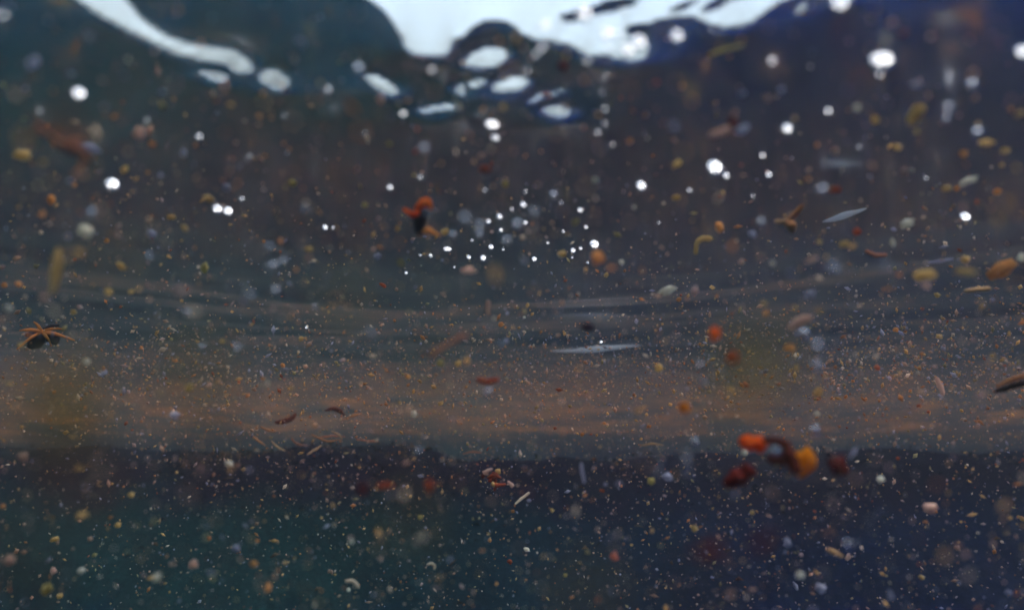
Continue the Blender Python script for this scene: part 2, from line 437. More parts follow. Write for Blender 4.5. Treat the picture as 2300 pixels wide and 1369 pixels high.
def chain_mesh(pts, radii, mat, name, flat=1.0, seed=0, seg=10, rough=.25, sub=4):
    """one lumpy tapered strand through the points"""
    P = [Vector(p) for p in pts]; n = len(P)
    cs = []; rs = []
    for i in range(n - 1):
        p0 = P[max(0, i - 1)]; p1 = P[i]; p2 = P[i + 1]; p3 = P[min(n - 1, i + 2)]
        for k in range(sub):
            t = k / sub
            cs.append(.5 * (2 * p1 + (p2 - p0) * t + (2 * p0 - 5 * p1 + 4 * p2 - p3) * t * t + (3 * p1 - p0 - 3 * p2 + p3) * t ** 3))
            rs.append(radii[i] * (1 - t) + radii[i + 1] * t)
    cs.append(P[-1]); rs.append(radii[-1])
    # rounded ends
    d0 = (cs[0] - cs[1]).normalized(); d1 = (cs[-1] - cs[-2]).normalized()
    cs = [cs[0] + d0 * rs[0] * .7] + cs + [cs[-1] + d1 * rs[-1] * .7]; rs = [rs[0] * .45] + rs + [rs[-1] * .45]
    verts = []; faces = []
    view = sum(P, Vector()) / n; view.normalize()
    sc_ = max(rs)
    for i, (c, r) in enumerate(zip(cs, rs)):
        tg = (cs[min(i + 1, len(cs) - 1)] - cs[max(i - 1, 0)]).normalized()
        side = tg.cross(view); side = side.normalized() if side.length > 1e-6 else Vector((1, 0, 0))
        up = side.cross(tg).normalized()
        for k in range(seg):
            a = 2 * math.pi * k / seg
            q = c + side * (math.cos(a) * r) + up * (math.sin(a) * r * flat)
            nn = mnoise.noise(q / sc_ * 1.1 + Vector((seed * 3.7, seed, 0)))
            verts.append(c + (q - c) * (1 + rough * nn * 1.5))
    m = len(cs)
    for i in range(m - 1):
        for k in range(seg):
            faces.append((i * seg + k, i * seg + (k + 1) % seg, (i + 1) * seg + (k + 1) % seg, (i + 1) * seg + k))
    verts.append(cs[0] + d0 * rs[0] * .3); verts.append(cs[-1] + d1 * rs[-1] * .3)
    for k in range(seg):
        faces.append((len(verts) - 2, (k + 1) % seg, k)); faces.append((len(verts) - 1, (m - 1) * seg + k, (m - 1) * seg + (k + 1) % seg))
    return verts, faces
def empty(name, loc):
    o = bpy.data.objects.new(name, None); C.objects.link(o); o.location = loc; o.empty_display_size = .01; return o
def strand(name, pix, d, rpx, mat, parent=None, flat=1.0, seed=0, rough=.25, dz=None):
    """a strand through places in the water given by bearing (u, v) and distance d; widths in the same angular unit"""
    n = len(pix); ds = [d + (dz[i] if dz else 0) for i in range(n)]
    pts = [at(u, v, dd) for (u, v), dd in zip(pix, ds)]
    rr = [r * dd / F_PX for r, dd in zip(rpx, ds)]
    org = Vector(parent.location) if parent else sum(pts, Vector()) / n
    verts, faces = chain_mesh(pts, rr, mat, name, flat, seed, rough=rough)
    o = mesh_obj(name, [v - org for v in verts], faces, mat, parent)
    if not parent: o.location = org
    return o

# ------------------------------------------------------------------ large drifting debris
def leaf_scrap():
    d = .46; e = empty("leaf_scrap", at(945, 490, d))
    tag(e, "dark hooked scrap of leaf with orange top and foot, drifting at mid-height", "leaf scrap")
    strand("blade", [(953, 466), (946, 484), (942, 506), (941, 520)], d, [14, 17, 14, 10], M_DARKLEAF, e, .7, 1)
    strand("tip", [(937, 468), (949, 457), (960, 453), (966, 468)], d - .013, [6, 10, 9, 6], M_ORLEAF, e, .7, 2)
    strand("stalk", [(907, 469), (917, 476), (928, 481), (938, 478)], d - .006, [3, 5, 6, 6], M_REDPOD, e, .8, 3)
    strand("foot", [(952, 518), (963, 517), (976, 523), (988, 530)], d - .006, [5, 7, 4, 2], COL["O"][1], e, .8, 4)
leaf_scrap()

def star_leaf():
    d = .92; e = empty("star_leaf", at(100, 752, d))
    tag(e, "shrivelled star-shaped leaf with orange ribs and dark purple lobes at the left edge", "leaf")
    c = (94, 744)
    for i, (lobe, r) in enumerate((([(94, 747), (86, 760), (72, 774)], [6, 13, 9]), ([(106, 748), (118, 757), (124, 768)], [5, 12, 6]), ([(80, 748), (66, 750), (60, 752)], [4, 4, 3]), ([(100, 738), (116, 732), (132, 730)], [3, 4, 2]))):
        strand("lobe", lobe, d - .004, [1.15 * q for q in r], M_DARKLEAF, e, .6, 10 + i)
    for i, (end, r) in enumerate((((44, 742), 4), ((168, 764), 4), ((116, 776), 3), ((38, 784), 3), ((76, 722), 3), ((140, 738), 3))):
        mid = ((c[0] + end[0]) / 2, (c[1] + end[1]) / 2 - 3)
        strand("rib", [c, mid, end], d, [r, .8 * r, 1.0], M_RIB, e, .7, 20 + i, dz=[-.012, -.014, -.010])
star_leaf()

def pod(name, label, pix, d, r, mat, cat="seed pod", group="drifting seed pods by the right", flat=.9, seed=0):
    o = strand(name, pix, d, r, mat, None, flat, seed, .55); tag(o, label, cat, group); return o
pod("seed_pod", "red-orange blurred pod at the left end of the debris cluster", [(1668, 990), (1688, 995), (1712, 998)], .42, [11, 16, 12], M_REDPOD, seed=1)
pod("seed_pod", "bright glowing orange round pod in the debris cluster, lower right", [(1796, 1030), (1806, 1033), (1815, 1034)], .42, [19, 25, 20], M_ORPOD, seed=2)
pod("seed_pod", "dark red oval pod just right of the glowing orange pod", [(1872, 1038), (1882, 1046), (1892, 1054)], .43, [14, 19, 14], M_DKRED, seed=3)
pod("seed_pod", "dark red double pod below left of the glowing orange pod", [(1640, 1082), (1653, 1074), (1664, 1068), (1682, 1062)], .42, [17, 19, 17, 19], M_DKRED, seed=4)
pod("seed_pod", "upper of two red blurred pods above the debris cluster", [(1603, 740), (1604, 748), (1603, 757)], .36, [9, 12, 9], M_REDPOD, seed=5)
pod("seed_pod", "lower of two red blurred pods above the debris cluster", [(1640, 792), (1646, 800), (1650, 807)], .36, [9, 13, 9], drift_material('deep_red_pod', (.42, .035, .0)), seed=6)
pod("seed_pod", "small bright orange round pod between the red pods and the shelf edge", [(1532, 915), (1538, 915), (1543, 915)], .37, [10, 13, 10], M_ORPOD, seed=7)
pod("seed_pod", "dull red round pod over the dark shelf face, left of its neighbour", [(812, 1094), (815, 1098), (818, 1101)], .30, [9, 12, 9], M_DKRED, seed=8)
pod("seed_pod", "upright dull red pod over the dark shelf face, below the white ring", [(964, 1080), (965, 1088), (966, 1098)], .34, [7, 10, 8], M_DULLRED, seed=9)
pod("seed_pod", "flat reddish orange pod between two dull red pods over the shelf face", [(850, 1092), (865, 1090), (882, 1088)], .38, [5, 7, 5], M_DULLRED, seed=10)
pod("seed_pod", "brownish orange round pod just right of the middle of the picture", [(1338, 574), (1344, 578), (1349, 581)], .38, [11, 14, 11], COL['O'][1], seed=11)
pod("seed_pod", "blurred dark red flat pod low down, lower middle right", [(1565, 1240), (1592, 1234), (1618, 1228)], .17, [8, 12, 8], M_DKRED, seed=12)
pod("seed_pod", "blurred dark red slanting pod left of the pale straw bit", [(1690, 1232), (1712, 1218), (1735, 1205)], .17, [7, 10, 7], M_DKRED, seed=13)
pod("seed_pod", "dark brownish speck of a pod low on the water just above the long pale streak", [(1312, 733), (1320, 735), (1328, 736)], .42, [8, 11, 8], M_PURPLE, seed=14)
pod("seed_pod", "small dark red pod under the sun glints by the sky opening", [(1262, 144), (1265, 148), (1267, 153)], .35, [7, 10, 7], M_DKRED, seed=15)
pod("seed_pod", "small smooth red pod hanging over the dark bottom, lower right of middle", [(1376, 1248), (1381, 1250), (1385, 1252)], .5, [6, 9, 6], drift_material("pale_red_pod", (.5, .15, .10)), seed=16)

def husk():
    d = .415; e = empty("curled_husk", at(1755, 1022, d))
    tag(e, "dark brown curled husk in the debris cluster between two orange pods", "husk")
    strand("rim", [(1715, 988), (1742, 990), (1764, 1000), (1774, 1022), (1782, 1044), (1790, 1060)], d, [5, 8, 10, 14, 12, 8], M_DKBROWN, e, .6, 31, .5)
    strand("fold", [(1728, 1030), (1748, 1034), (1768, 1032)], d + .003, [7, 11, 12], M_DKBROWN, e, .6, 32, .5)
husk()

def twig():
    d = .55; e = empty("forked_twig", at(1775, 495, d))
    tag(e, "forked orange-brown twig with a blunt end below the thin white sliver", "twig")
    strand("stem", [(1801, 462), (1788, 478), (1773, 494)], d, [4, 5, 6], M_TWIG, e, .9, 41)
    strand("branch", [(1742, 497), (1756, 498), (1772, 496)], d, [4, 5, 5], M_STRAW, e, .9, 42)
    strand("stub", [(1770, 498), (1778, 508), (1780, 516)], d, [9, 11, 7], M_TWIG, e, .9, 43)
twig()

def bug():
    d = .36; e = empty("husk_fragment", at(1645, 280, d))
    tag(e, "dark rust fragment with three pale lobes in the upper right", "husk")
    strand("core", [(1646, 268), (1649, 276), (1650, 285)], d - .006, [7, 9, 7], M_DKRED, e, .8, 51)
    strand("lobe", [(1648, 262), (1650, 255), (1652, 250)], d, [5, 6, 4], COL['T'][1], e, .8, 52)
    strand("lobe", [(1640, 285), (1620, 296), (1598, 302)], d, [5, 8, 7], COL['T'][1], e, .8, 53)
    strand("lobe", [(1652, 288), (1664, 292), (1676, 284)], d, [6, 9, 6], COL['G'][1], e, .8, 54)
bug()

def thread():
    d = .34; e = empty("branched_thread", at(150, 330, d))
    tag(e, "rusty branched thread drifting near the upper left edge", "thread")
    strand("stem", [(85, 284), (112, 304), (140, 322), (170, 334), (192, 350), (186, 372)], d, [7, 4, 6, 9, 7, 4], M_RUSTTH, e, .6, 61)
    strand("branch", [(145, 328), (165, 316), (186, 312)], d, [5, 5, 3], M_RUSTTH, e, .6, 62)
    strand("branch", [(186, 372), (176, 384), (165, 390)], d, [4, 3, 2], M_RUSTTH, e, .6, 63)
thread()

def sheen():  # solid strands stand in for bright sky light on the water surface
    M = drift_material("painted_surface_sheen", (.80, .86, .95), trans=.5, vary=.15, clear=.4)
    for lab, pix, d, r in (("long pale level streak of light right of centre at mid-height", [(1235, 788), (1290, 787), (1335, 784), (1390, 779), (1440, 775)], 1.7, [.6, 4, 7, 4, .6]),
                           ("thin white sliver of light slanting in the right half above the forked twig", [(1848, 498), (1872, 492), (1898, 483), (1922, 476), (1946, 468)], .70, [1, 5, 7, 4, 1])):
        o = strand("sheen_streak", pix, d, r, M, None, .4, int(pix[0][0]), .1); tag(o, lab, "foam streak", "pale strands standing in for light on the surface")
sheen()

def strings():
    T = lambda lab, pix, d, r, mat, cat, name="plant_fibre", grp="loose plant fibres": tag(strand(name, pix, d, r, mat, None, .8, len(pix) + int(pix[0][0])), lab, cat, grp)
    T("faint olive fibre slanting under the sky opening on the upper right", [(1596, 122), (1625, 112), (1668, 102)], .37, [3, 4, 3], COL['V'][1], "fibre")
    T("pale C-shaped curl over the dark bottom, lower left of middle", [(778, 1304), (790, 1303), (800, 1310), (805, 1318)], .62, [3, 4, 4, 2], M_PALE, "fibre")
    T("smaller pale C-shaped curl over the dark bottom, right of the larger curl", [(960, 1267), (969, 1264), (976, 1270), (975, 1277)], .66, [2, 3, 3, 2], M_PALE, "fibre")
    T("pale bent thread under the reddish clump at the shelf edge", [(1158, 1130), (1170, 1120), (1188, 1106)], .75, [2, 3, 3], M_PALE, "fibre")
    T("curved rusty fibre right of the thin white sliver", [(1946, 564), (1966, 572), (1990, 572)], .62, [3, 4, 3], M_RUSTTH, "fibre")
    T("short pale straw bit slanting over the dark bottom, lower right", [(1860, 1233), (1875, 1240), (1890, 1248)], .55, [4, 5, 4], M_STRAW, "fibre")
    T("straight tan straw lying level near the right edge", [(2170, 653), (2195, 650), (2222, 648)], .66, [4, 5, 4], M_STRAW, "fibre")
    T("thin grey fibre above the large amber grain at the right", [(2085, 590), (2110, 586), (2140, 581)], .66, [2, 3, 2], COL['G'][1], "fibre")
    T("upright amber chain of grains near the left edge", [(131, 560), (130, 585), (126, 610), (118, 655)], .40, [5, 9, 10, 5], COL['A'][1], "fibre")
    T("bent amber fibre near the right twig", [(1563, 568), (1566, 545), (1580, 535), (1596, 536)], .58, [4, 5, 6, 5], COL['A'][1], "fibre")
    T("rosy slanting fibre above the level ripple at the picture's middle", [(965, 796), (1000, 775), (1048, 750)], .33, [4, 5, 5], M_RUSTTH, "fibre")
    T("dark red level fibre below the picture's middle", [(1074, 852), (1096, 856), (1118, 851)], .45, [5, 7, 4], M_DULLRED, "fibre")
    T("upright tan fibre with a red top in the middle of the picture", [(1096, 676), (1096, 690), (1096, 705)], .55, [5, 6, 5], COL['T'][1], "fibre")
    T("faint bluish fibre leaning over the shelf, right of middle", [(1306, 1040), (1308, 1060), (1312, 1082)], .5, [3, 4, 3], COL['G'][1], "fibre")
    T("grey slanting fibre near the right edge above the brown shelf", [(2105, 850), (2112, 866), (2118, 884)], .8, [4, 5, 4], COL['T'][1], "fibre")
    T("pale grey flake fibre slanting left of the right-hand brown shelf", [(1775, 735), (1795, 722), (1818, 712)], .45, [7, 10, 7], COL['T'][1], "fibre")
strings()

def shelf_litter():
    rng = random.Random(8)
    labs = ["level", "slanting", "short", "long", "bent"]
    spots = [((700, 975), (735, 990), (762, 986)), ((690, 1020), (706, 1010), (722, 1000)), ((716, 982), (745, 978), (775, 980)), ((586, 958), (604, 966), (620, 968)), ((610, 990), (625, 1004), (640, 1012)),
             ((655, 985), (668, 996), (690, 1000)), ((775, 940), (795, 932), (812, 928)), ((745, 968), (760, 975), (768, 985)), ((800, 985), (830, 990), (850, 990)), ((560, 975), (575, 985), (596, 1000)),
             ((1440, 1000), (1465, 996), (1490, 999)), ((1040, 1018), (1060, 1014), (1082, 1016))]
    names = ["long straw lying along the shelf edge in the tangle left of centre", "pale slanting straw hanging over the shelf edge in the tangle", "bright level straw topmost on the tangle at the shelf edge",
             "short tan straw at the left end of the tangle on the shelf", "straw sloping down the dark shelf face left of the tangle", "bent straw in the middle of the tangle at the shelf edge",
             "thin rusty straw rising behind the tangle beside the dark curled leaf", "little straw crossing the tangle just under its topmost straw", "faint straw on the shelf edge right of the tangle",
             "leftmost straw sloping below the tangle on the shelf face", "level pale straw on the shelf edge right of centre", "level tan straw on the shelf edge at centre"]
    for i, (p, l) in enumerate(zip(spots, names)):
        o = strand("straw_stem", list(p), 1.42, [1.2, 2.4, 1.0], (M_TWIG, M_STRAW, M_RUSTTH)[i % 3], None, .9, 70 + i, .6); tag(o, l, "straw", "straws caught on the shelf edge")
    o = strand("dark_leaf", [(730, 922), (748, 917), (764, 922), (776, 934)], 1.45, [1, 5, 5, 1], M_DKBROWN, None, .5, 81); tag(o, "dark curled leaf lying on the brown shelf behind the straw tangle", "leaf", "dark leaves on the shelf")
    o = strand("dark_leaf", [(618, 948), (636, 946), (656, 938), (664, 928)], 1.45, [2, 6, 5, 2], M_DKBROWN, None, .5, 82); tag(o, "dark crumpled leaf on the shelf left of the curled one", "leaf", "dark leaves on the shelf")
    e = empty("dark_leaf", at(2266, 866, .62)); tag(e, "dark brown leaf with an orange edge at the far right above the shelf", "leaf", "dark leaves on the shelf")
    strand("blade", [(2232, 880), (2256, 872), (2284, 864), (2310, 858)], .62, [1, 5, 6, 4], drift_material('brown_wet_leaf', (.05, .026, .02)), e, .5, 83, .6)
    strand("edge", [(2240, 868), (2262, 856), (2290, 846), (2312, 842)], .617, [2, 4, 4, 3], M_TWIG, e, .7, 84)
    e = empty("reddish_clump", at(1112, 1075, .72)); tag(e, "clump of reddish brown bits hanging over the dark shelf face at centre", "plant clump")
    rr = random.Random(4)
    for i in range(12):
        u, v = 1112 + rr.gauss(0, 20), 1074 + rr.gauss(0, 17)
        strand("bit", [(u, v), (u + rr.uniform(-10, 10), v + rr.uniform(-8, 8)), (u + rr.uniform(-16, 16), v + rr.uniform(-12, 12))], .72 + rr.uniform(-.02, .02), [3, 5, 3], rr.choice([M_DULLRED, COL['O'][1], COL['T'][1], M_DKBROWN, COL['A'][1]]), e, .8, 90 + i)
shelf_litter()

def flocs():
    spec = [(1690, 815, .085, 46, 'o', "blurred olive floc behind the two red pods"), (140, 912, .090, 44, 'o', "blurred olive floc over the brown shelf at the far left"), (440, 838, .085, 34, 'o', "blurred olive floc above the shelf, left of centre"),
            (900, 1010, .10, 16, 'b', "faint brown floc at the shelf edge left of centre"), (470, 1015, .095, 22, 'b', "brown blurred floc under the shelf edge on the left"), (170, 1090, .080, 36, 'b', "broad dark brown floc under the shelf on the left"),
            (1315, 1335, .085, 26, 'o', "dark olive floc at the bottom edge right of centre"), (22, 1352, .075, 40, 'b', "blackish floc in the bottom left corner"), (960, 835, .090, 18, 'o', "faint olive floc left of the long pale streak"),
            (770, 675, .095, 20, 'o', "faint slanting olive floc left of the picture's middle"), (1860, 470, .10, 14, 'b', "faint brown floc beside the thin white sliver"), (930, 1180, .09, 26, 'o', "olive floc under the shelf at lower centre"),
            (1560, 1330, .085, 28, 'b', "faint brown floc at the bottom edge, lower right"), (240, 590, .10, 18, 'o', "faint olive floc behind the amber chain at left"), (620, 160, .09, 12, 'o', "faint floc under the slanting band of sky"),
            (1640, 935, .095, 16, 'o', "faint olive floc between the small orange pod and the debris cluster"), (1850, 1150, .09, 20, 'b', "faint brown floc under the debris cluster")]
    for i, (u, v, d, r, k, lab) in enumerate(spec):
        me = lump_mesh("algae_floc", M_OLIVE if k == 'o' else M_BROWNF, 40 + i, .4, 3)
        o = bpy.data.objects.new("algae_floc", me); C.objects.link(o)
        d *= .72; o.location = at(u, v, d); s = 2.3 * r * d / F_PX; o.scale = (s * 1.3, s, s); o.rotation_euler = (i, i * 2.1, i * .7)
        tag(o, lab, "floc", "soft flocs close to the lens")
flocs()

# ------------------------------------------------------------------ grains, bubbles and glints, one by one
GRAINS = """
400 22 18 O 1.6 40;200 82 22 G;75 140 34 G;347 115 16 T;160 165 16 G;313 300 34 T 1.5 95;342 323 18 O 1.6 0;50 348 32 A 1.5 0;205 333 32 G 1.6 0;280 380 20 A;167 415 14 O;332 387 12 O;360 393 16 G;518 235 20 A 1.8 0;590 210 16 O;582 260 16 O;610 265 10 O;530 320 12 T;637 322 10 O;650 335 12 O;595 350 12 O;440 325 10 O;412 343 22 G;508 420 24 G;468 445 24 A 1.6 0;660 132 24 T;676 95 30 G 1.5 30;657 410 22 V;115 448 22 O;365 207 16 G;695 200 12 T;
855 222 28 T 1.4 110;916 225 14 O;1030 240 20 A;1130 240 24 A;1085 245 16 O;1122 90 14 O;1153 93 14 T;1175 107 14 T;937 290 16 R;1080 350 24 T 1.8 -30;1090 378 32 R 1.8 0;1135 412 24 V;875 323 20 V;930 393 12 V;1337 404 22 P;1415 317 22 O;1515 315 22 T 1.8 40;1520 368 28 A 1.8 -30;1518 443 22 A 1.6 0;1475 185 16 R;1532 193 14 O;1450 258 16 T;1454 310 12 P;1215 340 12 O;1180 350 10 O;820 460 20 V;1272 124 22 A 1.4 100;1323 138 16 P;
2004 52 24 T 1.3 -30;1955 45 18 T;1664 88 14 O;1815 13 20 G 1.6 -60;1667 210 24 G;1755 202 22 G;1925 242 24 P;1966 268 24 A;2056 257 44 A 1.7 -50;2060 295 18 V;2085 215 16 T;2185 165 28 T 1.6 -50;2190 220 18 T;2057 190 26 G 1.7 0;2197 278 16 A;2215 320 26 A 1.9 0;2258 338 20 A;2290 255 22 A 1.6 -20;2270 245 14 O;2090 82 18 T;1875 340 24 T 1.3 100;1785 265 16 A;1725 220 22 T;1665 370 10 R;1816 382 18 T;1816 402 18 O;1876 425 26 R 1.7 0;1835 325 16 O;2015 330 22 A 1.4 30;2030 385 22 T 1.7 -30;2048 382 14 P;2175 405 28 P 3 -15;2125 423 20 A 1.6 0;2150 423 14 O;2240 430 18 O;2250 370 14 A;1624 432 14 A;2165 345 20 O;
192 518 38 P;265 527 20 T;340 525 22 G;385 487 18 A 1.5 0;415 512 20 A;95 480 20 O;240 540 12 O;272 597 22 A 1.5 20;243 655 22 A;42 638 16 O;10 640 12 O;693 559 22 A 1.6 0;593 542 10 O;665 605 16 O;460 600 24 V 1.4 90;738 700 10 A 1.8 90;500 765 16 A;195 810 22 P;235 836 14 G;165 700 14 A;295 655 16 A;425 870 24 V;655 870 16 V;600 860 18 P;590 850 14 O;635 820 12 O;470 865 14 T 2.4 -30;677 760 14 A;48 775 16 A;20 690 22 P 1.6 20;
893 512 16 A 1.3 80;1000 520 24 A;1105 520 12 T;1293 498 24 V;1262 570 24 A;1396 588 18 P;1362 617 14 A;1424 465 18 P;1052 607 34 T 2.2 0;860 640 14 R 2.2 30;900 590 24 V 1.5 60;848 575 20 G;1110 715 16 P;1178 712 9 P;1185 685 12 A;1125 728 14 O;1135 735 8 O;1215 745 9 O;1030 815 20 A;990 815 22 V;915 845 16 O;898 903 12 A;990 905 14 A;1480 825 24 A;930 930 20 P;
1897 548 26 A 1.4 0;1840 543 18 A;1925 520 22 R;1735 590 20 P 1.5 40;1665 587 18 T;1615 510 28 O;1690 525 24 G;2005 545 20 P 2.2 90;2037 500 28 P 1.8 -15;2077 617 40 A 2 0;2170 610 34 A 2.6 0;2250 605 46 O 1.9 -28;2295 577 20 P;2168 582 20 A;2105 662 12 A;2020 617 18 O 1.7 0;1823 583 28 T 2.6 -20;2080 640 24 T;1995 648 16 O;1820 660 28 G;1500 652 32 P 2.2 -20;1465 660 10 P;1525 672 13 O;1600 645 12 A;1610 665 12 O;1715 680 22 A 1.7 30;1720 702 22 O;1785 690 16 A 1.5 90;1838 880 26 A;1775 780 28 O 1.7 10;1790 825 18 A;1640 875 22 A;1675 865 18 R;1970 825 14 R;2012 740 12 O;2110 755 12 A;2230 800 16 A;2062 836 9 P;1570 900 12 T;
178 1050 22 A 1.5 -10;185 1158 26 A 1.3 0;123 1210 14 A 1.7 -10;352 1295 26 P 1.6 -45;790 1215 18 P;570 1265 22 O;602 1318 24 O 1.4 90;435 1265 24 T;477 1298 16 V;470 1207 12 R;530 1230 22 G;135 1337 12 A;105 1320 26 V 1.4 -50;183 1280 18 P 1.4 0;120 1280 14 T;295 1110 16 A;515 1040 22 P 1.8 25;450 1052 18 T;265 1178 14 A;345 1170 16 V 2 -70;50 1025 24 T;783 1323 12 P;855 1255 16 T;945 1160 16 V;393 932 24 G;1097 1198 8 A;1100 1212 10 O;1145 1260 12 R;1115 1310 12 O;20 1255 26 T;213 1245 10 V;
1342 1188 16 T;1183 1233 14 P 1.8 30;1560 1185 20 A;1905 1250 14 T 2 -60;1768 1217 22 G 1.5 80;1797 1290 24 P;1843 1320 24 G;1787 1315 14 G 2 60;2000 1335 20 G 2 80;2070 1295 12 A;2090 1140 28 T 1.5 0;1978 1075 20 P;1463 1080 22 V;1500 1070 26 G;1390 1085 20 G;1835 928 16 P;1672 1015 20 P;2230 1220 16 T;1690 1150 14 A;2150 1230 12 T;2265 1330 14 G;1240 1145 12 A;1270 1290 12 V
"""
BUBBLES = """
953 335 20;1243 440 20;2183 192 20;2130 243 18;2126 268 14;2195 300 22;1846 428 24;205 480 20;335 577 16;605 556 16;637 590 18;613 600 24;420 705 22;560 665 20;620 655 22;705 690 14;533 785 22;455 780 18;1045 492 22;1017 530 18;1077 508 20;1077 528 20;1162 507 24;1138 542 20;1200 478 18;832 750 20;1125 775 14;1097 735 12;1097 882 24;1990 600 16;1870 595 18;1806 750 26;1837 780 28;1835 823 26;1570 823 20;1578 860 18;1903 1225 24;1560 993 22;1830 968 24;1542 1033 22;1485 1035 14;1742 1013 20;940 1015 22;1710 500 18;960 480 10;1880 610 14;685 470 14;1545 1060 16;1480 1060 16;805 155 22
"""
GLINTS = """
177 211 30;252 415 34;447 307 15;543 446 11;8 35 14;737 200 13;905 256 14 1.8;876 421 18;944 398 12;970 157 14;1224 57 24;1311 30 36;1362 75 30;1386 75 15;1366 108 18;1409 113 32;1435 95 34;1520 82 28;1218 107 18;1203 122 12;1184 159 10;1352 208 8;1358 245 10;1358 277 9;1343 297 12;1376 325 9;1440 418 28;1089 427 10;1175 460 20;1734 137 18;1980 137 46 1.5;2295 118 26;1768 290 26;1860 250 17;1605 378 44;1631 395 20;1712 349 14;1727 393 16;1548 427 12;1975 168 13;488 470 26;512 475 26;730 511 18;748 511 9;688 735 11;1122 487 18;1097 498 14;1125 517 12;1103 555 17;967 574 12;1005 560 22 1.7;1053 578 15;1085 580 20;1200 582 18;1287 563 18;1304 558 11;1335 550 28;1303 472 16;1316 510 12;1180 500 12;912 613 12;1285 578 8;944 573 8;1350 768 12;2168 488 25;1885 8 34;1318 138 14;1105 281 30 1.7;1112 310 22 1.3;1150 470 9;1060 540 8;1130 560 8;1230 545 8;1265 520 9;1320 590 8;1020 600 7;1180 430 8;1260 455 8;820 300 8;640 260 8;560 350 8;1480 500 8;1690 440 8;1930 330 8;2080 400 8;330 270 8;90 250 8
"""
LANDMARKS = [("the dark hooked leaf scrap", 945, 490), ("the shrivelled star leaf", 105, 755), ("the glowing orange pod", 1806, 1033), ("the largest white glint", 1980, 137), ("the slanting band of sky", 400, 100),
             ("the big sky opening", 1150, 60), ("the paired white ovals", 1107, 295), ("the long pale streak", 1330, 785), ("the thin white sliver", 1890, 485), ("the straw tangle", 720, 985), ("the forked twig", 1775, 495),
             ("the rusty branched thread", 145, 330), ("the reddish clump", 1112, 1075), ("the two red pods", 1625, 775), ("the double glint", 500, 472), ("the white oval grain", 352, 1295), ("the smooth red pod", 1380, 1250),
             ("the pale straw bit", 1875, 1240), ("the dark right-edge leaf", 2266, 866), ("the large amber grain", 2077, 617), ("the larger pale curl", 790, 1308), ("the amber chain", 126, 605)]
ORD = ["nearest", "second nearest", "third nearest", "fourth nearest", "fifth nearest", "sixth nearest", "seventh nearest", "eighth nearest", "ninth nearest", "tenth nearest", "eleventh nearest", "twelfth nearest"]

def depth_for(u, v, rng, near=.34, far=.62):
    d = rng.uniform(near, far)
    r = ray(u, v)
    if r.z > 0.03: d = min(d, .80 * (H - .02) / r.z)
    else: d = min(d, .88)
    return d
def blur_px(d): return F_PX * APERTURE * abs(1 / d - 1 / cd.dof.focus_distance)

def parse(t):
    for row in t.replace("\n", "").split(";"):
        if row.strip(): yield row.split()

